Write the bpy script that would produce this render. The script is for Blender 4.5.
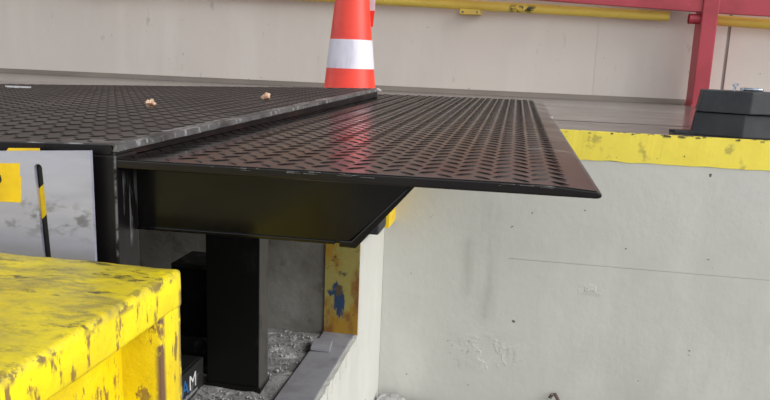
import bpy, bmesh, math, random
from mathutils import Vector, Matrix, noise
random.seed(7)
scene = bpy.context.scene
C = scene.collection
for o in list(bpy.data.objects): bpy.data.objects.remove(o)

# ------------------------------------------------------------------ camera, sky, sun, exposure
# metres; the lens is the origin, the yard lies 1.52 m below it, the dock floor 0.25 m below it
cam = bpy.data.objects.new('camera', bpy.data.cameras.new('camera')); C.objects.link(cam)
def axes(f=720.0, yv=(518, 64), slope=0.0393):
    d = lambda x, y: Vector((x - 385, -(y - 200), f)).normalized()
    Y = d(*yv); q = d(yv[0] - 500, yv[1] - 500 * slope)
    Z = Y.cross(q).normalized()
    if Z.y < 0: Z = -Z
    X = -(Y.cross(Z))
    return X, Y, Z
X_, Y_, Z_ = axes()
R = Matrix(((X_.x, X_.y, -X_.z), (Y_.x, Y_.y, -Y_.z), (Z_.x, Z_.y, -Z_.z)))
cam.matrix_world = R.to_4x4()
cam.data.sensor_width = 36.0; cam.data.lens = 720.0 / 770.0 * 36.0
cam.data.clip_start = 0.02
scene.camera = cam

w = bpy.data.worlds.new('overcast_sky'); scene.world = w; w.use_nodes = True
bg = w.node_tree.nodes['Background']; bg.inputs[0].default_value = (0.93, 0.965, 1.0, 1); bg.inputs[1].default_value = 1.05
sd = bpy.data.lights.new('soft_daylight', 'SUN'); sd.energy = 1.95; sd.angle = math.radians(50); sd.color = (1.0, 0.965, 0.92)
sun = bpy.data.objects.new('soft_daylight', sd); C.objects.link(sun)
sun.rotation_euler = Vector((-0.88, 0.24, -0.50)).to_track_quat('-Z', 'Y').to_euler()
vs = scene.view_settings
vs.view_transform = 'Standard'; vs.look = 'None'; vs.gamma = 1.0; vs.use_curve_mapping = False; vs.exposure = 0.43

# ------------------------------------------------------------------ materials
def srgb(r, g, b):
    f = lambda c: (c / 12.92 if c <= 0.04045 else ((c + 0.055) / 1.055) ** 2.4)
    return (f(r / 255), f(g / 255), f(b / 255), 1)
class Mat:
    """Principled material with layered noise: base tone variation, flakes / stains, roughness and bump."""
    def __init__(s, name, col, rough=0.6, metal=0.0, coat=0.0, spec=0.5):
        s.m = bpy.data.materials.new(name); s.m.use_nodes = True
        s.nt = s.m.node_tree; s.b = s.nt.nodes['Principled BSDF']
        s.b.inputs['Base Color'].default_value = col; s.b.inputs['Roughness'].default_value = rough
        s.b.inputs['Metallic'].default_value = metal; s.b.inputs['Coat Weight'].default_value = coat
        s.b.inputs['Coat Roughness'].default_value = 0.12; s.b.inputs['Specular IOR Level'].default_value = spec
        tc = s.nt.nodes.new('ShaderNodeTexCoord'); s.tc = tc.outputs['Object']
        rgb = s.nt.nodes.new('ShaderNodeRGB'); rgb.outputs[0].default_value = col
        s.c = rgb.outputs[0]; s.h = None; s.nt.links.new(s.c, s.b.inputs['Base Color'])
        s.rg = rough
    def noise(s, scale, stretch=(1, 1, 1), detail=5, rough=0.6, off=(0, 0, 0)):
        mp = s.nt.nodes.new('ShaderNodeMapping'); mp.inputs['Scale'].default_value = stretch; mp.inputs['Location'].default_value = off
        n = s.nt.nodes.new('ShaderNodeTexNoise'); n.inputs['Scale'].default_value = scale
        n.inputs['Detail'].default_value = detail; n.inputs['Roughness'].default_value = rough
        s.nt.links.new(s.tc, mp.inputs[0]); s.nt.links.new(mp.outputs[0], n.inputs['Vector'])
        return n.outputs['Fac']
    def ramp(s, fac, lo, hi):
        mr = s.nt.nodes.new('ShaderNodeMapRange'); mr.inputs[1].default_value = lo; mr.inputs[2].default_value = hi
        s.nt.links.new(fac, mr.inputs[0]); return mr.outputs[0]
    def math(s, op, a, b=None):
        n = s.nt.nodes.new('ShaderNodeMath'); n.operation = op
        for i, v in enumerate((a, b)):
            if v is None: continue
            if isinstance(v, (int, float)): n.inputs[i].default_value = v
            else: s.nt.links.new(v, n.inputs[i])
        return n.outputs[0]
    def box(s, x0, x1, y0, y1, z0, z1, soft):
        """soft-edged mask of a region of the object"""
        sep = s.nt.nodes.new('ShaderNodeSeparateXYZ'); s.nt.links.new(s.tc, sep.inputs[0])
        out = None
        for k, (a, b) in enumerate(((x0, x1), (y0, y1), (z0, z1))):
            if a is None: continue
            f = s.math('MULTIPLY', s.ramp(sep.outputs[k], a - soft, a + soft), s.ramp(sep.outputs[k], b + soft, b - soft))
            out = f if out is None else s.math('MULTIPLY', out, f)
        return out
    def layer(s, col, fac):
        mx = s.nt.nodes.new('ShaderNodeMix'); mx.data_type = 'RGBA'; mx.inputs[7].default_value = col
        s.nt.links.new(fac, mx.inputs[0]); s.nt.links.new(s.c, mx.inputs[6]); s.c = mx.outputs[2]
        s.nt.links.new(s.c, s.b.inputs['Base Color']); return s
    def spots(s, col, scale, lo, hi, stretch=(1, 1, 1), detail=5, rough=0.6, off=(0, 0, 0), mask=None, amount=1.0):
        f = s.ramp(s.noise(scale, stretch, detail, rough, off), lo, hi)
        if mask is not None: f = s.math('MULTIPLY', f, mask)
        if amount != 1.0: f = s.math('MULTIPLY', f, amount)
        return s.layer(col, f)
    def roughness(s, lo, hi, scale, stretch=(1, 1, 1)):
        mr = s.nt.nodes.new('ShaderNodeMapRange'); mr.inputs[1].default_value = 0.3; mr.inputs[2].default_value = 0.7
        mr.inputs[3].default_value = lo; mr.inputs[4].default_value = hi
        s.nt.links.new(s.noise(scale, stretch), mr.inputs[0]); s.nt.links.new(mr.outputs[0], s.b.inputs['Roughness']); return s
    def bump(s, scale, strength, dist=0.002, stretch=(1, 1, 1), detail=6, mask=None):
        bp = s.nt.nodes.new('ShaderNodeBump'); bp.inputs['Strength'].default_value = strength; bp.inputs['Distance'].default_value = dist
        h = s.noise(scale, stretch, detail)
        if mask is not None: h = s.math('MULTIPLY', h, mask)
        s.nt.links.new(h, bp.inputs['Height'])
        if s.h is not None: s.nt.links.new(s.h, bp.inputs['Normal'])
        s.h = bp.outputs[0]; s.nt.links.new(s.h, s.b.inputs['Normal']); return s

M = {}
BX_ = -0.366                               # outer face of the near bumper
M['wall'] = Mat('painted_concrete_white', srgb(204, 204, 198), 0.6) \
    .spots(srgb(190, 190, 184), 1.6, 0.42, 0.68, amount=0.7).spots(srgb(217, 216, 209), 4, 0.5, 0.7, (1, 1, 0.35), amount=0.6)
mw = M['wall']
# grey runs, a spalled patch, dirt near the yard; each with a shape of its own
mw.spots(srgb(168, 167, 160), 5, 0.35, 0.6, (2.2, 1, 0.35), mask=mw.box(-0.09, -0.035, None, None, -1.08, -0.55, 0.025), amount=0.75)
mw.spots(srgb(172, 171, 163), 6, 0.38, 0.6, (2, 1, 0.4), mask=mw.box(-0.17, -0.13, None, None, -0.98, -0.72, 0.02), amount=0.6)
mw.spots(srgb(170, 168, 160), 7, 0.45, 0.62, mask=mw.box(-0.14, 0.06, None, None, -1.25, -1.20, 0.1), amount=0.6)
mw.spots(srgb(118, 116, 108), 42, 0.6, 0.66, mask=mw.box(-0.2, -0.1, None, None, -1.27, -1.18, 0.04))
mw.spots(srgb(92, 88, 80), 24, 0.74, 0.78, detail=2)
mw.bump(45, 0.22, 0.004, (1, 1, 0.5)).bump(9, 0.25, 0.01)
mw.bump(34, 0.9, 0.014, mask=mw.math('MULTIPLY', mw.ramp(mw.noise(9), 0.48, 0.54), mw.box(-0.14, 0.06, None, None, -1.25, -1.20, 0.07)))
mw.bump(40, 0.6, 0.01, (1, 1, 2.5), mask=mw.math('MULTIPLY', mw.ramp(mw.noise(30), 0.46, 0.52), mw.box(0.32, 0.40, None, None, -0.915, -0.885, 0.012)))

M['backwall'] = Mat('grey_concrete_panel', srgb(226, 216, 207), 0.75) \
    .spots(srgb(216, 206, 198), 0.9, 0.4, 0.7, amount=0.7).spots(srgb(234, 225, 217), 3.0, 0.5, 0.72, (1, 1, 0.2), amount=0.7) \
    .spots(srgb(182, 174, 166), 11, 0.66, 0.72, (1, 1, 0.35), amount=0.55).spots(srgb(120, 113, 106), 30, 0.73, 0.77, detail=2, amount=0.7) \
    .bump(30, 0.2, 0.004).bump(5, 0.2, 0.01)
M['plinth'] = Mat('dusty_skirting', srgb(140, 131, 124), 0.8).spots(srgb(122, 114, 108), 3, 0.4, 0.7, (0.5, 1, 1)).bump(30, 0.3, 0.004)
M['joint'] = Mat('grey_joint', srgb(146, 138, 132), 0.8).spots(srgb(160, 152, 146), 5, 0.5, 0.6, (1, 1, 0.3))
M['floor'] = Mat('sealed_dock_floor', srgb(102, 94, 92), 0.3).spots(srgb(116, 108, 105), 1.4, 0.42, 0.65, (0.4, 1.4, 1)) \
    .spots(srgb(88, 81, 79), 1.8, 0.5, 0.66, (0.3, 1.6, 1)).roughness(0.12, 0.24, 2).bump(40, 0.05, 0.002)
M['concrete'] = Mat('raw_pit_concrete', srgb(136, 133, 125), 0.85).spots(srgb(108, 104, 96), 3, 0.42, 0.62).spots(srgb(84, 79, 70), 9, 0.56, 0.68, amount=0.8) \
    .spots(srgb(140, 138, 132), 7, 0.56, 0.7).bump(35, 0.4, 0.006).bump(8, 0.35, 0.015)
M['pitfloor'] = Mat('dusty_pit_floor', srgb(164, 163, 163), 0.9).spots(srgb(138, 136, 136), 9, 0.42, 0.6).spots(srgb(116, 114, 114), 38, 0.58, 0.66) \
    .spots(srgb(214, 213, 212), 16, 0.58, 0.66).bump(45, 0.8, 0.012).bump(12, 0.5, 0.02)
M['pitsteel'] = Mat('dusty_steel_strip', srgb(144, 144, 150), 0.75, 0.0).spots(srgb(126, 125, 132), 10, 0.45, 0.62).spots(srgb(104, 110, 132), 5, 0.6, 0.7, amount=0.6).bump(30, 0.25, 0.003)
M['ground'] = Mat('yard_concrete', srgb(138, 135, 129), 0.85).spots(srgb(112, 109, 104), 2.5, 0.42, 0.62).bump(30, 0.4, 0.006)
M['yellow_edge'] = Mat('worn_yellow_edge_paint', srgb(248, 228, 84), 0.5).spots(srgb(238, 214, 76), 5, 0.45, 0.65, amount=0.8).spots(srgb(176, 160, 78), 14, 0.6, 0.68, amount=0.7) \
    .spots(srgb(62, 54, 44), 22, 0.69, 0.72, detail=3).bump(40, 0.25, 0.004)
my = M['yellow_edge']
my.spots(srgb(48, 43, 38), 30, 0.56, 0.6, mask=my.box(None, None, None, None, -0.258, -0.2, 0.004))
M['yellow_bumper'] = Mat('scuffed_yellow_steel_paint', srgb(246, 224, 8), 0.42).spots(srgb(228, 200, 14), 9, 0.4, 0.65)
mb = M['yellow_bumper']
topm = mb.box(None, None, None, None, -0.254, -0.2, 0.004)
mb.spots(srgb(196, 180, 70), 7, 0.38, 0.60, (0.8, 1.5, 1), detail=10, rough=0.8, mask=topm, amount=0.85)
mb.spots(srgb(140, 128, 74), 16, 0.48, 0.60, (0.6, 1.5, 1), detail=10, rough=0.8, mask=topm, amount=0.8)
mb.spots(srgb(70, 60, 46), 26, 0.575, 0.62, (0.55, 1.5, 1), detail=10, rough=0.74, off=(5, 2, 0), mask=topm, amount=0.85)
mb.spots(srgb(98, 88, 70), 12, 0.665, 0.685, (0.6, 1.5, 1), detail=8, off=(3.4, 1, 0), mask=topm)
sidem = mb.box(None, None, None, None, -0.9, -0.256, 0.003)
mb.spots(srgb(124, 90, 58), 38, 0.565, 0.605, (1, 1.5, 0.45), detail=7, rough=0.68, off=(0, 2.6, 5), mask=sidem, amount=0.9)
mb.spots(srgb(160, 136, 50), 60, 0.58, 0.68, (1, 1.2, 0.5), detail=7, mask=sidem, amount=0.6)
edgem = mb.box(BX_ - 0.012, BX_ + 0.02, None, None, -0.2575, -0.2475, 0.003)
mb.spots(srgb(104, 86, 62), 44, 0.53, 0.58, detail=7, rough=0.7, mask=edgem, amount=0.85)
mb.spots(srgb(116, 90, 66), 40, 0.42, 0.5, detail=6, mask=mb.box(BX_ - 0.02, BX_ + 0.02, 0.742, 0.78, -0.9, -0.272, 0.003))
mb.spots(srgb(112, 84, 60), 40, 0.46, 0.52, (1, 1, 0.6), detail=6, mask=mb.box(BX_ - 0.008, BX_ + 0.02, 0.692, 0.708, -0.9, -0.29, 0.003))
mb.bump(60, 0.5, 0.004).bump(14, 0.4, 0.008)
M['yellow_pipe'] = Mat('yellow_pipe_paint', srgb(242, 212, 96), 0.45).spots(srgb(226, 192, 82), 4, 0.42, 0.62, (0.4, 1, 1)).spots(srgb(120, 104, 58), 20, 0.66, 0.7, (0.6, 1, 1))
mp_ = M['yellow_pipe']
mp_.spots(srgb(54, 56, 40), 34, 0.47, 0.52, (0.7, 1, 1), mask=mp_.box(-0.09, 0.1, None, None, 0.385, 0.43, 0.012))
M['yellow_post'] = Mat('layered_old_paint', srgb(164, 126, 36), 0.6).spots(srgb(160, 148, 80), 5, 0.47, 0.53, (1.4, 1, 0.6)) \
    .spots(srgb(132, 88, 38), 5, 0.52, 0.6, (1.6, 1, 0.9), off=(2, 0, 1.3)).spots(srgb(40, 64, 98), 8, 0.60, 0.63, (1.3, 1, 0.6), off=(0, 0, 3.3)).spots(srgb(86, 72, 56), 18, 0.6, 0.66).bump(40, 0.4, 0.005)
M['yellow'] = Mat('clean_yellow', srgb(244, 206, 20), 0.45).spots(srgb(226, 186, 20), 12, 0.5, 0.65)
M['black_gloss'] = Mat('glossy_black_enamel', srgb(12, 12, 13), 0.16, spec=0.3).spots(srgb(22, 21, 22), 6, 0.5, 0.7).roughness(0.1, 0.26, 7).bump(12, 0.05, 0.002)
M['lip_steel'] = Mat('black_lip_enamel', srgb(18, 15, 17), 0.2, spec=0.36).spots(srgb(28, 24, 26), 5, 0.45, 0.65).spots(srgb(80, 77, 76), 40, 0.72, 0.76, amount=0.6).roughness(0.13, 0.24, 8)
ml = M['lip_steel']
ml.spots(srgb(150, 148, 146), 30, 0.42, 0.6, (0.4, 2, 1), mask=ml.box(0.0, 0.13, 1.175, 1.2, None, None, 0.012), amount=0.5)
M['deck_steel'] = Mat('worn_deck_enamel', srgb(38, 35, 36), 0.4, spec=0.5).spots(srgb(60, 55, 56), 4, 0.42, 0.62).spots(srgb(74, 70, 68), 24, 0.60, 0.7, amount=0.4).spots(srgb(92, 50, 44), 5, 0.66, 0.74, amount=0.4) \
    .roughness(0.3, 0.42, 5)
md = M['deck_steel']
md.spots(srgb(186, 186, 188), 30, 0.5, 0.6, (0.7, 1.6, 1), detail=7, mask=md.box(-0.62, -0.5, 0.8, 0.85, None, None, 0.015), amount=0.6)
md.spots(srgb(165, 163, 162), 14, 0.46, 0.6, (1.6, 0.5, 1), mask=md.box(-0.512, -0.48, 0.8, 2.9, None, None, 0.006), amount=0.75)
M['tread'] = Mat('tread_ridge_enamel', srgb(22, 21, 22), 0.25).spots(srgb(34, 32, 32), 20, 0.52, 0.66)
M['deck_tread'] = Mat('worn_tread_ridge', srgb(28, 26, 26), 0.4).spots(srgb(48, 45, 45), 14, 0.46, 0.66)
M['edge_steel'] = Mat('scraped_edge_steel', srgb(92, 91, 92), 0.5, 0.2).spots(srgb(60, 58, 58), 9, 0.48, 0.62, (3, 1.5, 1)).spots(srgb(158, 158, 160), 40, 0.55, 0.66, (3, 1.5, 1))
M['frame_black'] = Mat('black_frame_paint', srgb(18, 16, 17), 0.38, spec=0.3).spots(srgb(48, 32, 31), 7, 0.55, 0.66, (2, 1, 0.6)).roughness(0.28, 0.5, 9)
mf = M['frame_black']
mf.spots(srgb(150, 152, 156), 26, 0.53, 0.6, (1, 3.5, 0.35), mask=mf.box(-0.4905, -0.48, 0.83, 0.868, -0.25, -0.16, 0.008), amount=0.6)
mf.spots(srgb(140, 142, 146), 30, 0.47, 0.55, mask=mf.box(-0.489, -0.48, 0.8, 0.822, -0.3, -0.1, 0.0012), amount=0.55)
M['plate'] = Mat('brushed_galvanised_plate', srgb(188, 190, 210), 0.4, 0.45).spots(srgb(174, 176, 196), 8, 0.42, 0.6, (0.5, 1, 2)) \
    .spots(srgb(104, 102, 104), 30, 0.66, 0.72, (0.5, 1, 1.3), detail=6, amount=0.4)
mp2 = M['plate']
mp2.spots(srgb(84, 82, 84), 56, 0.52, 0.62, (0.6, 1, 1.1), mask=mp2.box(-0.64, -0.505, None, None, -0.232, -0.195, 0.016), amount=0.65)
M['rubber'] = Mat('black_rubber', srgb(42, 45, 50), 0.62).spots(srgb(54, 56, 60), 9, 0.45, 0.65).bump(60, 0.2, 0.002)
M['rubber_post'] = Mat('matt_black_post', srgb(17, 17, 16), 0.5, spec=0.25).spots(srgb(42, 42, 41), 12, 0.58, 0.7, amount=0.7)
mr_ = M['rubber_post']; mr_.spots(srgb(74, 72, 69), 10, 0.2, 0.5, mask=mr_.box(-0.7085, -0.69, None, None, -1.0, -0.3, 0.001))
M['rubber_dusty'] = Mat('dusty_black_block', srgb(34, 34, 34), 0.6).spots(srgb(92, 91, 90), 18, 0.56, 0.68)
M['red'] = Mat('crimson_steel_paint', srgb(182, 64, 76), 0.45).spots(srgb(166, 54, 66), 3, 0.45, 0.62).spots(srgb(196, 96, 104), 18, 0.66, 0.72, amount=0.5)
M['red_dark'] = Mat('tube_mouth_shade', srgb(60, 24, 28), 0.8).spots(srgb(44, 18, 22), 20, 0.5, 0.6)  # darkened red, shade of the hollow tube put into the colour
M['cone'] = Mat('orange_red_cone', srgb(246, 70, 52), 0.4).spots(srgb(232, 60, 48), 6, 0.5, 0.65).spots(srgb(206, 70, 60), 30, 0.68, 0.72, amount=0.4)
M['band'] = Mat('white_reflective_band', srgb(226, 224, 236), 0.35).spots(srgb(206, 204, 218), 10, 0.5, 0.65, (1, 1, 0.3))
M['white'] = Mat('white_print', srgb(228, 228, 226), 0.5).spots(srgb(200, 200, 198), 20, 0.5, 0.7)
M['blue'] = Mat('blue_print', srgb(44, 112, 176), 0.5).spots(srgb(36, 96, 156), 20, 0.5, 0.7)
M['grey_print'] = Mat('grey_print', srgb(150, 152, 154), 0.5).spots(srgb(110, 112, 114), 40, 0.5, 0.7)
M['tape_black'] = Mat('black_print', srgb(18, 18, 18), 0.45).spots(srgb(32, 32, 32), 20, 0.5, 0.7)
M['roof'] = Mat('grey_roof_sheet', srgb(120, 118, 114), 0.7).spots(srgb(100, 98, 95), 3, 0.45, 0.6)
M['seam'] = Mat('dark_floor_seam', srgb(78, 70, 66), 0.6).spots(srgb(92, 84, 80), 4, 0.45, 0.6)
M['stone'] = Mat('tan_stone', srgb(214, 182, 156), 0.85).spots(srgb(158, 112, 84), 90, 0.45, 0.62).bump(90, 0.5, 0.004)
M['zinc'] = Mat('zinc_plated_steel', srgb(176, 188, 200), 0.3, 0.8).spots(srgb(130, 140, 152), 30, 0.5, 0.6)
M['rust'] = Mat('rusty_hook', srgb(86, 74, 64), 0.8).spots(srgb(150, 142, 132), 40, 0.5, 0.6)
M['rubble'] = Mat('grey_rubble', srgb(184, 182, 182), 0.9).spots(srgb(150, 148, 148), 12, 0.45, 0.6)
M['chip'] = Mat('bright_chipped_steel', srgb(208, 206, 208), 0.4, 0.3).spots(srgb(170, 168, 170), 30, 0.5, 0.6)

# ------------------------------------------------------------------ builders
def box(bm, x0, x1, y0, y1, z0, z1, mtx=None):
    v = [bm.verts.new((x, y, z)) for z in (z0, z1) for y in (y0, y1) for x in (x0, x1)]
    for f in ((0, 2, 3, 1), (4, 5, 7, 6), (0, 1, 5, 4), (2, 6, 7, 3), (0, 4, 6, 2), (1, 3, 7, 5)):
        bm.faces.new([v[i] for i in f])
    if mtx is not None: bmesh.ops.transform(bm, matrix=mtx, verts=v)
    return v
def prism(bm, poly, axis, a, b):
    """poly = 2D points; axis 'y': (x, z) outlines run from y=a to b; 'z': (x, y); 'x': (y, z)"""
    def p(q, t):
        return (q[0], t, q[1]) if axis == 'y' else (q[0], q[1], t) if axis == 'z' else (t, q[0], q[1])
    A = [bm.verts.new(p(q, a)) for q in poly]; B = [bm.verts.new(p(q, b)) for q in poly]
    n = len(poly); bm.faces.new(A); bm.faces.new(B[::-1])
    for i in range(n): bm.faces.new((A[i], B[i], B[(i + 1) % n], A[(i + 1) % n]))
    return A + B
def tube(bm, p0, p1, r0, r1=None, n=24, caps=True):
    p0, p1 = Vector(p0), Vector(p1); r1 = r0 if r1 is None else r1
    d = (p1 - p0).normalized(); u = d.orthogonal().normalized(); v = d.cross(u)
    A = [bm.verts.new(p0 + (u * math.cos(t) + v * math.sin(t)) * r0) for t in [2 * math.pi * i / n for i in range(n)]]
    B = [bm.verts.new(p1 + (u * math.cos(t) + v * math.sin(t)) * r1) for t in [2 * math.pi * i / n for i in range(n)]]
    for i in range(n): bm.faces.new((A[i], A[(i + 1) % n], B[(i + 1) % n], B[i]))
    if caps: bm.faces.new(A[::-1]); bm.faces.new(B)
def path_tube(bm, pts, r, n=10):
    pts = [Vector(p) for p in pts]; rings = []
    for i, p in enumerate(pts):
        d = (pts[min(i + 1, len(pts) - 1)] - pts[max(i - 1, 0)]).normalized()
        u = d.cross(Vector((0.31, 0.2, 0.93))).normalized(); v = d.cross(u)
        rings.append([bm.verts.new(p + (u * math.cos(t) + v * math.sin(t)) * r) for t in [2 * math.pi * k / n for k in range(n)]])
    for a, b in zip(rings, rings[1:]):
        for k in range(n): bm.faces.new((a[k], a[(k + 1) % n], b[(k + 1) % n], b[k]))
    bm.faces.new(rings[0][::-1]); bm.faces.new(rings[-1])
def lathe(bm, prof, n=40, c=(0, 0)):
    rings = [[bm.verts.new((c[0] + r * math.cos(2 * math.pi * i / n), c[1] + r * math.sin(2 * math.pi * i / n), z)) for i in range(n)] for r, z in prof]
    for a, b in zip(rings, rings[1:]):
        for i in range(n): bm.faces.new((a[i], a[(i + 1) % n], b[(i + 1) % n], b[i]))
    bm.faces.new(rings[0][::-1]); bm.faces.new(rings[-1])
def obj(name, bm, mat, parent=None, bevel=0.0, smooth=False, seg=2):
    bmesh.ops.recalc_face_normals(bm, faces=bm.faces)
    if bevel > 0:
        es = [e for e in bm.edges if e.is_manifold and e.calc_face_angle(0) > 0.5]
        bmesh.ops.bevel(bm, geom=es, offset=bevel, segments=seg, profile=0.6, affect='EDGES', clamp_overlap=True)
    me = bpy.data.meshes.new(name); bm.to_mesh(me); bm.free()
    if smooth:
        for p in me.polygons: p.use_smooth = True
        me.set_sharp_from_angle(angle=math.radians(40))
    me.materials.append(M[mat].m)
    o = bpy.data.objects.new(name, me); C.objects.link(o)
    if parent is not None:
        o.parent = parent
        if parent.type == 'EMPTY': o.matrix_parent_inverse = Matrix.Translation(parent.location).inverted()
    return o
def thing(name, label, cat, loc=(0, 0, 0), group=None):
    o = bpy.data.objects.new(name, None); C.objects.link(o); o.location = loc; o.empty_display_size = 0.05
    return tag(o, label, cat, group)
def tag(o, label, cat, group=None):
    o['label'] = label; o['category'] = cat
    if group: o['group'] = group
    return o
def struct(o, label=None):
    o['kind'] = 'structure'
    if label: o['label'] = label
    return o
def B(): return bmesh.new()
def bx(name, mat, dims, parent=None, bevel=0.0):
    b = B(); box(b, *dims); return obj(name, b, mat, parent, bevel)
def rough_up(bm, amp, sc, cuts=0):
    if cuts: bmesh.ops.subdivide_edges(bm, edges=bm.edges[:], cuts=cuts, use_grid_fill=True)
    for v in bm.verts:
        v.co += Vector((noise.noise(v.co * sc), noise.noise(v.co * sc + Vector((7, 3, 1))), noise.noise(v.co * sc + Vector((2, 9, 4))))) * amp

FZ, GZ, PZ = -0.25, -1.52, -1.025          # dock floor, yard, pit floor
XF, YW, YP, YB = -0.51, 2.95, 2.46, 5.85   # dock face, front wall, pit wall, back wall

# ------------------------------------------------------------------ the setting
b = B(); prism(b, [(-30, -30), (30, -30), (30, 7), (-30, 7)], 'z', GZ - 0.2, GZ)
struct(obj('ground', b, 'ground'), 'grey concrete loading yard below the dock')
b = B(); prism(b, [(XF, YP), (XF, YW + 0.012), (7, YW + 0.012), (7, YB + 0.3), (-8, YB + 0.3), (-8, -3.0), (-3.05, -3.0), (-3.05, YP)], 'z', FZ - 0.16, FZ)
struct(obj('floor', b, 'floor'), 'dark sealed dock floor behind the yellow edge')
fs = bx('floor_seam', 'seam', (XF, 7, 3.45, 3.475, FZ - 0.01, FZ + 0.0008), bpy.data.objects['floor'])
# front dock wall in two casting lifts with a hairline joint, and the return face that meets the pit
wf = struct(bx('wall_front', 'wall', (XF, 7, YW + 0.006, YW + 0.3, GZ, FZ - 0.16)), 'off-white painted dock wall under the yellow edge')
bx('wall_lift', 'wall', (XF + 0.001, 0.02, YW, YW + 0.02, GZ + 0.002, -0.364), wf)
bx('wall_lift', 'wall', (0.02, 7, YW, YW + 0.02, GZ + 0.002, -0.7970), wf)
bx('wall_lift', 'wall', (0.02, 7, YW, YW + 0.02, -0.7957, -0.364), wf)
wl = struct(bx('wall_left', 'wall', (XF - 0.12, XF, YP, YW + 0.006, GZ, FZ - 0.16)), 'bright white return face of the dock beside the pit')
struct(bx('wall_pit', 'concrete', (-3.05, XF - 0.005, YP + 0.001, YP + 0.25, PZ - 0.3, FZ - 0.16)), 'bare grey concrete wall at the back of the pit')
struct(bx('wall_hinge', 'concrete', (-3.3, -3.05, 0.4, YP, GZ, FZ - 0.16)), 'bare concrete pit wall under the hinge end')
# pit floor slab with a crumbled front edge
b = B(); box(b, -3.05, XF, 0.3, YP + 0.001, GZ, PZ)
pf = struct(obj('pit_slab', b, 'wall'), 'white-faced concrete slab carrying the pit floor')
b = B()
nx, ny = 46, 70
gx = [-1.9 + (XF - 0.135 + 1.9) * i / nx for i in range(nx + 1)]; gy = [0.9 + (YP - 0.9) * j / ny for j in range(ny + 1)]
G = [[b.verts.new((x, y, PZ + 0.012 + 0.012 * noise.noise(Vector((x * 9, y * 9, 0))) + 0.007 * noise.noise(Vector((x * 31, y * 31, 3))))) for y in gy] for x in gx]
for i in range(nx):
    for j in range(ny): b.faces.new((G[i][j], G[i + 1][j], G[i + 1][j + 1], G[i][j + 1]))
fl = obj('dusty_screed', b, 'pitfloor', pf, smooth=True); fl['kind'] = 'stuff'
b = B(); box(b, XF - 0.13, XF - 0.012, 0.4, YP, PZ, PZ + 0.024); obj('edge_strip', b, 'pitsteel', pf, 0.004)
b = B()
for k in range(46):                        # broken plaster fringe along the slab's edge
    y = 1.2 + (YP - 1.2) * k / 46; h = random.uniform(0.016, 0.024); t = random.uniform(0.002, 0.008)
    box(b, XF - 0.014, XF + t * 0.4, y, y + (YP - 1.2) / 46, PZ - random.uniform(0.01, 0.03), PZ + h)
rough_up(b, 0.004, 40); obj('crumbled_edge', b, 'wall', pf)['kind'] = 'stuff'
# canopy roof over the dock and the near part of the yard
cl = struct(bx('ceiling', 'roof', (-9, 2.2, -3.6, YB + 0.3, 4.6, 4.75)), 'dark sheet roof of the loading canopy')
for k in range(7): bx('roof_beam', 'roof', (-8.4 + 1.7 * k, -8.28 + 1.7 * k, -3.5, YB + 0.2, 4.3, 4.6), cl)
# yellow edge strip along the dock and round the return
b = B(); box(b, XF + 0.001, 7, YW - 0.004, YW + 0.012, -0.364, FZ + 0.001)
bmesh.ops.bisect_plane(b, geom=b.verts[:] + b.edges[:] + b.faces[:], plane_co=(2, 0, 0), plane_no=(1, 0, 0))
es = [e for e in b.edges if abs((e.verts[0].co - e.verts[1].co).x) > 1]
bmesh.ops.subdivide_edges(b, edges=es, cuts=150)
for v in b.verts:
    if v.co.z > -0.3 and v.co.y < YW: v.co.z += 0.004 * noise.noise(Vector((v.co.x * 22, 1, 0))) - 0.002; v.co.y += 0.003 * noise.noise(Vector((v.co.x * 17, 5, 0)))
    elif v.co.y < YW: v.co.z += 0.004 * noise.noise(Vector((v.co.x * 14, 8, 2)))
struct(obj('trim_1', b, 'yellow_edge'), 'chipped yellow painted edge of the dock')
# back wall: concrete panels with joints
wb = struct(bx('wall_back', 'joint', (-9, 9, YB + 0.008, YB + 0.3, FZ - 0.1, 4.2)), 'warm grey concrete wall at the back of the dock')
for x0, x1 in ((-8.5, -5.404), (-5.4, 0.5835), (0.5845, 1.512), (1.535, 4.6), (4.62, 8.5)):
    bx('wall_panel', 'backwall', (x0, x1, YB, YB + 0.05, FZ - 0.05, 4.2), wb, 0.0015)
b = B(); prism(b, [(YB + 0.0, FZ), (YB - 0.045, FZ), (YB - 0.03, FZ + 0.018), (YB, FZ + 0.035)], 'x', -8.5, 8.5)
struct(obj('baseboard_back', b, 'plinth'), 'dusty dark skirting along the foot of the back wall')

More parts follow.
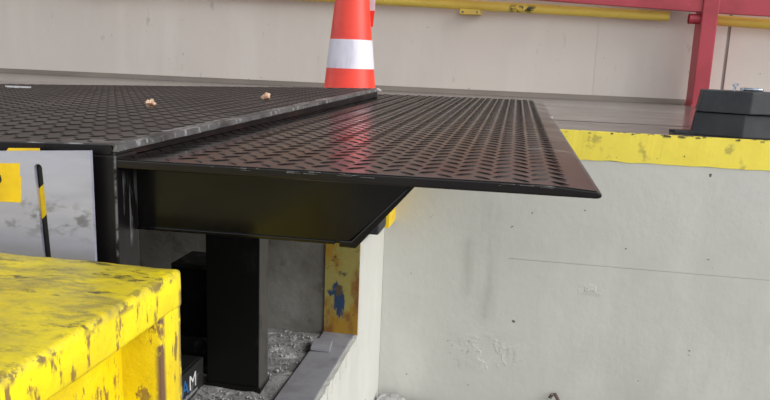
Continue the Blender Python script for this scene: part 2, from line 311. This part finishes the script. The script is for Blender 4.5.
# ------------------------------------------------------------------ dock leveller
TILT = 0.034
lev = thing('dock_leveller', 'black steel dock leveller with chequer-plate deck and extended lip', 'dock leveller', (-1.7, 1.82, PZ))
DX, DZ, Y0, Y1, DL, YD = -0.487, -0.117, 0.82, 2.82, -2.95, 2.575
dz = lambda x: DZ + TILT * (x - DX)
def skew(bm):
    for v in bm.verts: v.co.z += 0.007 * (v.co.y - Y0)      # the far side of the deck rides a little higher
def tears(bm, x0, x1, y0, y1, zf, pitch, py, L, W, H):
    i = 0; x = x0 + pitch / 2
    while x < x1 - pitch * 0.3:
        j = 0; y = y0 + py * (0.25 + 0.5 * (i % 2))
        while y < y1 - py * 0.25:
            a = math.radians(42) * (1 if i % 2 else -1); c, s = math.cos(a), math.sin(a); z = zf(x)
            def P(u, v, h): return bm.verts.new((x + u * c - v * s, y + u * s + v * c, z + h))
            t0, t1 = P(-L / 2, 0, 0), P(L / 2, 0, 0)
            a0, a1, b0, b1 = P(-L * .22, -W / 2, 0), P(L * .22, -W / 2, 0), P(-L * .22, W / 2, 0), P(L * .22, W / 2, 0)
            r0, r1 = P(-L * .26, 0, H), P(L * .26, 0, H)
            for f in ((t0, a0, r0), (a0, a1, r1, r0), (a1, t1, r1), (t1, b1, r1), (b1, b0, r0, r1), (b0, t0, r0)): bm.faces.new(f)
            y += py; j += 1
        x += pitch; i += 1
deck_bm = B(); prism(deck_bm, [(DX, DZ), (DX, DZ - 0.0095), (DL, dz(DL) - 0.0095), (DL, dz(DL))], 'y', Y0, YD); skew(deck_bm)
deck = obj('deck_plate', deck_bm, 'deck_steel', lev, 0.002)
b = B(); tears(b, DL + 0.01, DX - 0.012, Y0 + 0.008, YD - 0.01, dz, 0.0222, 0.0372, 0.0262, 0.0056, 0.0014)
skew(b)
o = obj('tread_pattern', b, 'deck_tread', deck, smooth=True); o['kind'] = 'stuff'
b = B(); N = 90                            # scraped front edge of the deck, slightly uneven
vs_ = []
for k in range(N + 1):
    y = Y0 + (YD - Y0) * k / N; e = 0.0016 * noise.noise(Vector((y * 14, 0, 0))); g = 0.0012 * noise.noise(Vector((y * 33, 4, 0)))
    vs_.append([b.verts.new((DX - 0.006, y, DZ + 0.0006 + 0.5 * g)), b.verts.new((DX + 0.003 + e, y, DZ - 0.0015 + g)), b.verts.new((DX + 0.004 + e, y, DZ - 0.0095 + g)), b.verts.new((DX - 0.006, y, DZ - 0.0105))])
for p, q in zip(vs_, vs_[1:]):
    for i in range(4): b.faces.new((p[i], p[(i + 1) % 4], q[(i + 1) % 4], q[i]))
b.faces.new(vs_[0]); b.faces.new(vs_[-1][::-1])
skew(b); obj('front_edge_bar', b, 'edge_steel', deck)
b = B(); prism(b, [(DX + 0.002, DZ + 0.001), (DX + 0.014, DZ - 0.008), (DX + 0.002, DZ - 0.009)], 'y', YD - 0.05, YD - 0.005)
skew(b); obj('corner_weld', b, 'chip', deck)
b = B(); prism(b, [(DX - 0.012, DZ - 0.0095), (DX - 0.004, DZ - 0.0095), (DX - 0.004, -0.1355), (DX - 0.012, -0.1355)], 'y', Y0 + 0.02, YD)
for v in b.verts:
    if v.co.z > -0.13: v.co.z += 0.007 * (v.co.y - Y0)
obj('front_fascia', b, 'frame_black', deck)
# side bar along the near edge of the deck, rounded at its end
rz = 0.0062
pts = [(DL, dz(DL) - 0.0012), (DX - 0.009, DZ - 0.0016)] + [(DX - 0.009 + rz * math.sin(t), DZ - 0.0016 - rz + rz * math.cos(t)) for t in [math.pi * k / 8 for k in range(1, 9)]] + [(DL, dz(DL) - 0.0136)]
b = B(); prism(b, pts, 'y', Y0 - 0.0015, Y0 + 0.012); obj('side_rail', b, 'frame_black', lev, 0.0008)
b = B(); tube(b, (DL, YD - 0.02, dz(DL) - 0.03), (DX - 0.02, YD - 0.02, DZ - 0.03), 0.02, n=12); obj('side_rail', b, 'frame_black', lev, smooth=True)
# deck joists hidden under the plate
for yy in (1.25, 1.7, 2.1, 2.42):
    b = B(); prism(b, [(DX - 0.06, DZ - 0.06), (DX - 0.06, DZ - 0.16), (DL + 0.05, dz(DL) - 0.16), (DL + 0.05, dz(DL) - 0.0095)], 'y', yy, yy + 0.008)
    obj('deck_joist', b, 'frame_black', lev)
# lip plate: flat, then a bevelled nose
LZ = -0.1365
lipf = lambda x: LZ + 0.004 * (x - DX) / 0.5
lipz = lambda x: lipf(min(x, 0.0)) - max(0, x) * 0.012
lip_bm = B()
prism(lip_bm, [(-0.95, lipf(-0.95)), (0.0, lipf(0.0)), (0.05, lipf(0.0) - 0.0006), (0.097, lipf(0.0) - 0.0036), (0.1030, lipf(0) - 0.0062), (0.1030, lipf(0) - 0.0112), (0.098, lipf(0.0) - 0.0125), (-0.95, lipf(-0.95) - 0.0105)], 'y', Y0 + 0.003, Y1)
lip = obj('lip_plate', lip_bm, 'lip_steel', lev, 0.0032, seg=3)
lip['label'] = 'smooth glossy black lip with bevelled nose'
b = B(); tears(b, -0.62, 0.068, Y0 + 0.014, Y1 - 0.012, lipz, 0.0222, 0.0372, 0.0305, 0.0048, 0.0012)
o = obj('tread_pattern', b, 'tread', lip, smooth=True); o['kind'] = 'stuff'
b = B(); box(b, 0.094, 0.101, 1.962, 1.985, -0.139, -0.1345); obj('nose_chip', b, 'chip', lip, 0.001)
# scraped highlights on the lip's near edge
b = B()
for k in range(26):
    x = random.uniform(-0.38, -0.16) if k < 16 else random.uniform(-0.02, 0.04); l = random.uniform(0.003, 0.018)
    z = lipf(x) - random.uniform(0.0012, 0.0042); box(b, x, x + l, Y0 - 0.0005, Y0 + 0.001, z, z + random.uniform(0.0002, 0.0005))
obj('edge_scrapes', b, 'edge_steel', lip)['kind'] = 'stuff'
# lip beams: a welded channel with a raked end, bottom flange and end cap
for k, yy in enumerate((0.872, 1.34, 1.82, 2.3, 2.72)):
    b = B(); prism(b, [(-0.97, -0.1485), (-0.119, -0.1485), (-0.119, -0.158), (-0.2, -0.2345), (-0.97, -0.240)], 'y', yy, yy + 0.05)
    bm_ = obj('lip_beam', b, 'black_gloss', lev, 0.0015)
    b = B(); prism(b, [(-0.97, -0.2365), (-0.215, -0.231), (-0.214, -0.2355), (-0.97, -0.2412)], 'y', yy - 0.003, yy + 0.06); obj('bottom_flange', b, 'black_gloss', bm_, 0.001)
    b = B(); prism(b, [(-0.112, -0.151), (-0.119, -0.151), (-0.193, -0.2295), (-0.208, -0.2295), (-0.209, -0.2385), (-0.187, -0.2390)], 'y', yy - 0.003, yy + 0.06); obj('end_cap', b, 'black_gloss', bm_, 0.002)
# near side housing of the leveller: black frame, galvanised plate with slot, tapes
b = B(); box(b, -3.05, DX, Y0, Y0 + 0.054, GZ, -0.1315)
hs = obj('side_frame', b, 'frame_black', lev, 0.003)
b = B(); box(b, DX - 0.02, DX - 0.0005, Y0 + 0.0005, Y0 + 0.05, -0.134, DZ - 0.010); obj('corner_block', b, 'frame_black', hs, 0.003)
# galvanised plate with an open slot
outer = [(-1.25, -0.30), (-0.5075, -0.30), (-0.5083, -0.1245), (-1.25, -0.172)]
def slot_outline(n=8):
    tx, tz, bxx, bz, r = -0.5805, -0.151, -0.5735, -0.285, 0.0056
    d = Vector((bxx - tx, bz - tz)).normalized(); nrm = Vector((-d.y, d.x)); pts = []
    for i in range(n + 1):
        a = math.pi * i / n; q = Vector((tx, tz)) + nrm * (r * math.cos(a)) - d * (r * math.sin(a)); pts.append((q.x, q.y))
    for i in range(n + 1):
        a = math.pi * i / n; q = Vector((bxx, bz)) - nrm * (r * math.cos(a)) + d * (r * math.sin(a)); pts.append((q.x, q.y))
    return pts
inner = slot_outline()
b = B()
for yy in (Y0 - 0.020, Y0 - 0.015):
    vo = [b.verts.new((x, yy, z)) for x, z in outer]; vi = [b.verts.new((x, yy, z)) for x, z in inner]
    eo = [b.edges.new((vo[i], vo[(i + 1) % 4])) for i in range(4)]; ei = [b.edges.new((vi[i], vi[(i + 1) % len(vi)])) for i in range(len(vi))]
    bmesh.ops.triangle_fill(b, use_beauty=True, use_dissolve=False, edges=eo + ei)
    if yy < Y0 - 0.017: f_o, f_i = vo, vi
for a, c in ((f_o, vo), (f_i, vi)):
    for i in range(len(a)): b.faces.new((a[i], a[(i + 1) % len(a)], c[(i + 1) % len(a)], c[i]))
pl = obj('galvanised_plate', b, 'plate', hs); pl['label'] = 'pale galvanised plate with a slot'
b = B(); box(b, -0.60, -0.556, Y0 - 0.0138, Y0, -0.295, -0.138); obj('slot_backing', b, 'tape_black', hs)
b = B(); prism(b, [(-0.598, -0.1895), (-0.56, -0.1555), (-0.56, -0.1940), (-0.598, -0.2330)], 'y', Y0 - 0.0142, Y0 - 0.0136); obj('hazard_stripe', b, 'yellow', hs)
b = B(); prism(b, [(-0.72, -0.153), (-0.6055, -0.1462), (-0.6070, -0.162), (-0.6050, -0.163), (-0.6072, -0.1965), (-0.72, -0.2)], 'y', Y0 - 0.0206, Y0 - 0.0200)
st = obj('warning_sticker', b, 'yellow', hs)
b = B(); prism(b, [(-0.66, -0.166), (-0.6335, -0.1625), (-0.632, -0.1695), (-0.6345, -0.1735), (-0.66, -0.174)], 'y', Y0 - 0.0209, Y0 - 0.0206); obj('sticker_print', b, 'tape_black', st)
b = B(); prism(b, [(-0.633, -0.1385), (-0.579, -0.134), (-0.5805, -0.1262), (-0.6235, -0.1285)], 'y', Y0 - 0.0156, Y0 - 0.015)
obj('yellow_tape', b, 'yellow', hs)
bx('plate_spacer', 'frame_black', (-1.2, -0.64, Y0 - 0.0149, Y0 + 0.001, -0.29, -0.19), hs)
# supports under the leveller, standing in the pit
sp = thing('support_post', 'thick black steel post standing on the dusty pit floor', 'post', (-0.79, 1.98, PZ))
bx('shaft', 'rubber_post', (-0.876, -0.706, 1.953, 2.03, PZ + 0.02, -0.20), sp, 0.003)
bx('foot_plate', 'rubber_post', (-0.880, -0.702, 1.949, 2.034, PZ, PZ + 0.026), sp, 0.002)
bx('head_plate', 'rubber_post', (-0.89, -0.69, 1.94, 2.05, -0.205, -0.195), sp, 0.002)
lb = thing('hydraulic_housing', 'black steel box with a blue and white logo beside the post', 'housing', (-1.02, 1.6, PZ))
body = bx('body', 'rubber_dusty', (-1.2, -0.885, 1.15, 1.95, PZ, -0.918), lb, 0.004)
bx('dusty_lid', 'rubber_dusty', (-1.19, -0.895, 1.16, 1.94, -0.919, -0.916), lb)
def text_mesh(name, s, size, mat, loc, parent):
    cu = bpy.data.curves.new(name, 'FONT'); cu.body = s; cu.size = size; cu.extrude = 0.0004
    t = bpy.data.objects.new(name, cu); C.objects.link(t)
    me = bpy.data.meshes.new_from_object(t.evaluated_get(bpy.context.evaluated_depsgraph_get()))
    bpy.data.objects.remove(t)
    me.transform(Matrix.Translation(loc) @ Matrix(((0, 0, 1, 0), (1, 0, 0, 0), (0, 1, 0, 0), (0, 0, 0, 1))))
    me.materials.clear(); me.materials.append(M[mat].m); me.name = name
    o = bpy.data.objects.new(name, me); C.objects.link(o); o.parent = parent; return o
def par(o, p): o.parent = p; return o
t = text_mesh('logo_letter', 'A', 0.066, 'blue', (-0.8846, 1.800, -0.985), body); t['label'] = 'blue letter'
t = text_mesh('logo_letter', 'M', 0.066, 'white', (-0.8846, 1.847, -0.985), body); t['label'] = 'white letter M'
b = B(); y = 1.81
while y < 1.90:
    l = random.uniform(0.004, 0.008); box(b, -0.885, -0.8842, y, y + l, -1.004, -1.004 + random.choice((0.009, 0.009, 0.012))); y += l + 0.0028
obj('logo_small_line', b, 'grey_print', body)
bb = thing('cylinder_block', 'black block standing behind and left of the thick post', 'block', (-0.95, 2.1, PZ))
b = B(); box(b, -1.035, -0.90, 2.045, 2.2, -0.90, -0.672); obj('casing', b, 'rubber_post', bb, 0.004)
b = B(); box(b, -1.035, -0.90, 2.045, 2.2, -0.672, -0.660); obj('top_cover', b, 'rubber_dusty', bb, 0.002)
b = B(); box(b, -1.05, -0.89, 2.04, 2.21, PZ, -0.899); obj('pedestal', b, 'rubber_dusty', bb, 0.003)
# old-paint corner plate of the pit
cp = tag(bx('corner_plate', 'yellow_post', (XF - 0.128, XF - 0.001, YP - 0.006, YP + 0.002, PZ + 0.02, -0.42)), 'steel corner plate with layered yellow, brown and blue paint', 'plate')
lp = B(); box(lp, 0, 0.066, 0, 0.085, 0, 0.012)
o = tag(obj('loose_plate', lp, 'pitsteel', None, 0.0015), 'small square steel plate lying on the pit edge strip', 'plate')
o.location = (-0.634, 2.262, PZ + 0.0285); o.rotation_euler = (0.0, 0.06, 0.12)
# gravel and plaster crumbs on the pit floor
b = B()
for k in range(260):
    x, y = random.uniform(-0.87, XF - 0.145), random.uniform(1.75, YP - 0.02)
    if -0.9 < x < -0.68 and 1.93 < y < 2.06: y -= 0.14
    r = random.uniform(0.0015, 0.005) * (1.8 if random.random() < 0.06 else 1)
    mt = Matrix.Translation((x, y, PZ + 0.014 + 0.012 * noise.noise(Vector((x * 9, y * 9, 0))) + r * 0.4)) @ Matrix.Rotation(random.random() * 6, 4, (0.3, 0.5, 0.8)) @ Matrix.Diagonal((r, r * random.uniform(0.6, 1.2), r * 0.7, 1))
    bmesh.ops.create_icosphere(b, subdivisions=1, radius=1, matrix=mt)
o = obj('gravel', b, 'rubble'); o['kind'] = 'stuff'; tag(o, 'loose grey gravel and crumbs strewn on the pit floor', 'gravel')

# ------------------------------------------------------------------ bumpers
yb = thing('dock_bumper', 'scuffed bright yellow steel dock bumper in the foreground', 'bumper', (-0.56, 0.5, GZ))
BX, BY, BZ = -0.366, 0.752, -0.2475
b = B(); box(b, -0.95, BX, 0.16, BY, BZ - 0.047, BZ)
bmesh.ops.bevel(b, geom=b.edges[:], offset=0.007, segments=3, profile=0.5, affect='EDGES')
bmesh.ops.subdivide_edges(b, edges=[e for e in b.edges if e.calc_length() > 0.1], cuts=24, use_grid_fill=True)
rough_up(b, 0.0022, 24)
obj('top_plate', b, 'yellow_bumper', yb, smooth=True)
b = B(); box(b, -0.95, BX - 0.001, BY - 0.052, BY - 0.001, GZ, BZ - 0.04)
bmesh.ops.bevel(b, geom=b.edges[:], offset=0.006, segments=2, profile=0.5, affect='EDGES')
bmesh.ops.subdivide_edges(b, edges=[e for e in b.edges if e.calc_length() > 0.1], cuts=20, use_grid_fill=True)
rough_up(b, 0.002, 26); obj('end_flange', b, 'yellow_bumper', yb, smooth=True)
b = B(); box(b, -0.95, BX - 0.001, 0.16, 0.21, GZ, BZ - 0.04); obj('end_flange', b, 'yellow_bumper', yb, 0.006)
b = B(); box(b, -0.95, BX - 0.05, 0.2, BY - 0.045, GZ, BZ - 0.04)
obj('recessed_panel', b, 'yellow_bumper', yb, 0.002)
rb = thing('rubber_buffer', 'black rubber buffer bolted to the white dock face under the lip', 'buffer', (-0.47, 2.58, -0.62))
bx('rubber_block', 'rubber', (XF + 0.004, -0.4545, 2.5, 2.66, -0.630, -0.36), rb, 0.006)
bx('back_plate', 'black_gloss', (XF, XF + 0.006, 2.48, 2.68, -0.634, -0.35), rb, 0.001)
tag(bx('wall_bracket', 'yellow', (XF, -0.466, 2.8, YW, -0.672, -0.38), None, 0.003), 'small yellow steel bracket in the corner of the white wall', 'bracket')

# ------------------------------------------------------------------ things on the deck and yard
def stone(name, label, loc, r, seed):
    b = B(); bmesh.ops.create_icosphere(b, subdivisions=3, radius=r)
    for v in b.verts: 
        v.co *= 1 + 0.7 * noise.noise(v.co / r * 0.9 + Vector((seed, 0, 0))) + 0.5 * noise.noise(v.co / r * 2.6 + Vector((seed, 5, 0)))
        v.co.z *= 0.75
    zmin = min(v.co.z for v in b.verts)
    for v in b.verts: v.co.z -= zmin
    o = tag(obj(name, b, 'stone', None, smooth=True), label, 'stone', 'tan stones on the deck'); o.location = loc; return o
stone('stone', 'tan stone with a pointed top on the deck, nearer the leveller corner', (-0.762, 1.43, dz(-0.762) + 0.0048), 0.0098, 3)
stone('stone', 'flatter tan stone on the deck near its front edge', (-0.622, 1.755, dz(-0.622) + 0.0070), 0.0105, 8.3)
b = B(); prism(b, [(-1.752, 2.262), (-1.733, 2.255), (-1.655, 2.262), (-1.66, 2.275), (-1.735, 2.275)], 'z', dz(-1.7) + 0.0098, dz(-1.7) + 0.016)
tag(obj('metal_shard', b, 'chip', None, 0.001), 'thin pale metal shard lying on the deck at far left', 'shard')
b = B(); path_tube(b, [(0.262, 2.93, GZ + 0.004), (0.276, 2.925, GZ + 0.08), (0.270, 2.925, GZ + 0.13), (0.254, 2.925, GZ + 0.155), (0.240, 2.925, GZ + 0.150), (0.234, 2.925, GZ + 0.135)], 0.008)
hk = tag(obj('iron_hook', b, 'rust', None, smooth=True), 'dark rusty hooked bar standing at the foot of the white wall', 'hook')
rc = thing('rubble_heap', 'small heap of grey broken rubble in the bottom corner of the white wall', 'rubble', (-0.43, 2.88, GZ))
for k in range(9):
    r = random.uniform(0.022, 0.05); x = -0.455 + 0.018 * k + random.uniform(-.012, .012)
    b = B(); bmesh.ops.create_icosphere(b, subdivisions=2, radius=r)
    for v in b.verts: v.co *= 1 + 0.5 * noise.noise(v.co / r + Vector((k * 3.1, 0, 0))); v.co.z *= 0.8
    bmesh.ops.translate(b, verts=b.verts, vec=(x, 2.885 + random.uniform(-.03, .0), GZ + r * 0.65 + (0.03 if k < 4 else 0)))
    obj('rubble_lump', b, 'rubble', rc)

# ------------------------------------------------------------------ traffic cone and tape
CX, CY = -0.922, 4.0
cn = thing('traffic_cone', 'orange-red traffic cone with white reflective bands behind the deck', 'cone', (CX, CY, FZ))
rad = lambda z: 0.154 - 0.1072 * (z - FZ)
b = B(); lathe(b, [(rad(FZ + 0.03), FZ + 0.03), (rad(0.1), 0.1), (rad(0.4), 0.4), (rad(0.78), 0.78), (rad(0.8) - 0.008, 0.797)], 48, (CX, CY)); obj('cone_body', b, 'cone', cn, smooth=True)
b = B(); box(b, CX - 0.22, CX + 0.22, CY - 0.22, CY + 0.22, FZ, FZ + 0.035); obj('base', b, 'cone', cn, 0.012)
for z0, z1 in ((-0.060, 0.096), (0.36, 0.47)):
    b = B(); lathe(b, [(rad(z0), z0), (rad(z0) + 0.002, z0), (rad(z1) + 0.002, z1), (rad(z1), z1)], 48, (CX, CY)); obj('reflective_band', b, 'band', cn, smooth=True)
bt = thing('barrier_tape', 'red and white barrier tape dangling down the right side of the cone', 'tape', (-0.80, 4.03, 0.17))
pts = [(-0.90, 0.80), (-0.872, 0.72), (-0.835, 0.55), (-0.818, 0.40), (-0.821, 0.265), (-0.829, 0.175)]
for k in range(len(pts) - 1):
    (x0, z0), (x1, z1) = pts[k], pts[k + 1]
    b = B(); prism(b, [(x0 - 0.03, z0), (x0, z0), (x1, z1), (x1 - 0.03, z1)], 'y', CY + 0.135, CY + 0.139)
    obj('tape_section', b, 'cone' if k % 2 == 0 else 'band', bt)

# ------------------------------------------------------------------ guard rail at the back wall
def frame_at(p0, p1): return Vector(p0), Vector(p1)
pipe = thing('guard_pipe', 'long yellow guard pipe along the back wall, ending short of the red post', 'pipe', (-1.0, 5.72, 0.38))
pz = lambda x: 0.386 - 0.0285 * (x - 1.063)
b = B(); tube(b, (-5.0, 5.72, pz(-5.0)), (1.063, 5.72, pz(1.063)), 0.036, n=32); obj('tube', b, 'yellow_pipe', pipe, 0.004, True)
for xb in (-3.4, -0.39):
    b = B(); box(b, xb - 0.08, xb + 0.08, 5.70, YB - 0.002, pz(xb) - 0.068, pz(xb) - 0.028); br = obj('wall_bracket', b, 'yellow_pipe', pipe, 0.004)
    for s in (-1, 1):
        b = B(); tube(b, (xb + s * 0.055, 5.695, pz(xb) - 0.052), (xb + s * 0.055, 5.701, pz(xb) - 0.052), 0.008, n=10); obj('bolt', b, 'rust', br)
pipe2 = thing('guard_pipe', 'short yellow guard pipe along the back wall, right of the red post', 'pipe', (2.4, 5.72, 0.35))
pz2 = lambda x: 0.367 - 0.047 * (x - 1.4)
b = B(); tube(b, (1.392, 5.72, pz2(1.392)), (3.6, 5.72, pz2(3.6)), 0.037, n=32); obj('tube', b, 'yellow_pipe', pipe2, 0.004, True)
b = B(); box(b, 3.2, 3.34, 5.70, YB - 0.002, pz2(3.27) - 0.06, pz2(3.27) - 0.02); obj('wall_bracket', b, 'yellow_pipe', pipe2, 0.003)
rp = thing('red_post_frame', 'crimson steel post with horizontal beam standing at the back wall', 'frame', (1.3, 5.65, FZ))
bx('post', 'red', (1.256, 1.364, 5.56, 5.76, FZ + 0.008, 2.6), rp, 0.008)
bx('base_plate', 'red', (1.25, 1.37, 5.55, 5.77, FZ, FZ + 0.012), rp, 0.002)
b = B(); prism(b, [(-5.0, 0.711), (1.26, 0.411), (1.26, 0.60), (-5.0, 0.90)], 'y', 5.575, 5.63); obj('cross_beam', b, 'red', rp, 0.004)
b = B(); prism(b, [(1.355, 0.406), (4.5, 0.306), (4.5, 0.50), (1.355, 0.60)], 'y', 5.575, 5.63); obj('cross_beam', b, 'red', rp, 0.004)
b = B()
tube(b, (1.180, 5.62, 0.366), (1.262, 5.62, 0.364), 0.036, n=24, caps=False); tube(b, (1.180, 5.62, 0.366), (1.262, 5.62, 0.364), 0.030, n=24, caps=False)
stub = obj('pipe_socket', b, 'red', rp, smooth=True)
b = B(); tube(b, (1.190, 5.62, 0.366), (1.196, 5.62, 0.366), 0.031, n=24); obj('socket_shade', b, 'red_dark', stub)  # dark disc painted as the shade inside the open tube

# ------------------------------------------------------------------ rubber wedges stacked on the dock edge
def chock(label, pb, pt, z0, z1, group):
    t = thing('wheel_chock', label, 'wheel chock', (0.85, 3.05, z0), group)
    b = B(); A = [b.verts.new((x, y, z0)) for x, y in pb]; T = [b.verts.new((x, y, z1)) for x, y in pt]; n = len(pb)
    b.faces.new(A); b.faces.new(T)
    for i in range(n): b.faces.new((A[i], A[(i + 1) % n], T[(i + 1) % n], T[i]))
    obj('rubber_body', b, 'rubber', t, 0.005); return t
pb = [(0.700, 3.06), (0.873, 2.985), (1.16, 3.03), (1.17, 3.2), (0.74, 3.25)]
pt = [(0.712, 3.075), (0.878, 2.998), (1.14, 3.045), (1.14, 3.19), (0.75, 3.24)]
g = 'black rubber wheel chocks stacked on the dock edge'
lo = chock('black rubber wheel chock, lower of the two stacked on the dock edge', pb, pt, FZ + 0.001, FZ + 0.090, g)
pb2 = [(0.716, 3.06), (0.890, 2.985), (1.16, 3.03), (1.17, 3.2), (0.75, 3.25)]
pt2 = [(0.735, 3.08), (0.897, 3.005), (1.14, 3.052), (1.14, 3.19), (0.76, 3.24)]
up = chock('black rubber wheel chock on top, carrying the metal shackle', pb2, pt2, FZ + 0.0935, FZ + 0.178, g)
b = B(); prism(b, [(0.625, 3.10), (0.64, 3.06), (0.73, 3.055), (0.73, 3.12)], 'z', FZ + 0.001, FZ + 0.014); obj('strap_tab', b, 'rubber', lo, 0.002)
sh = thing('shackle', 'small zinc plated shackle lying on the upper black chock', 'shackle', (0.92, 3.09, FZ + 0.178))
zt = FZ + 0.1785
b = B(); tube(b, (0.846, 3.07, zt), (0.848, 3.07, zt + 0.026), 0.005, n=12); tube(b, (0.838, 3.07, zt + 0.024), (0.858, 3.07, zt + 0.026), 0.004, n=10); obj('pin', b, 'zinc', sh, smooth=True)
b = B(); path_tube(b, [(0.878 + 0.038 * (1 - math.cos(a)) , 3.09 + 0.022 * math.sin(a), zt + 0.008) for a in [math.pi * (0.25 + 1.5 * (i / 16) - 0.75) + math.pi for i in range(17)]], 0.0065); obj('bow', b, 'zinc', sh, smooth=True)
b = B(); tube(b, (0.872, 3.06, zt + 0.008), (0.905, 3.125, zt + 0.010), 0.0055, n=12); obj('cross_pin', b, 'zinc', sh, smooth=True)
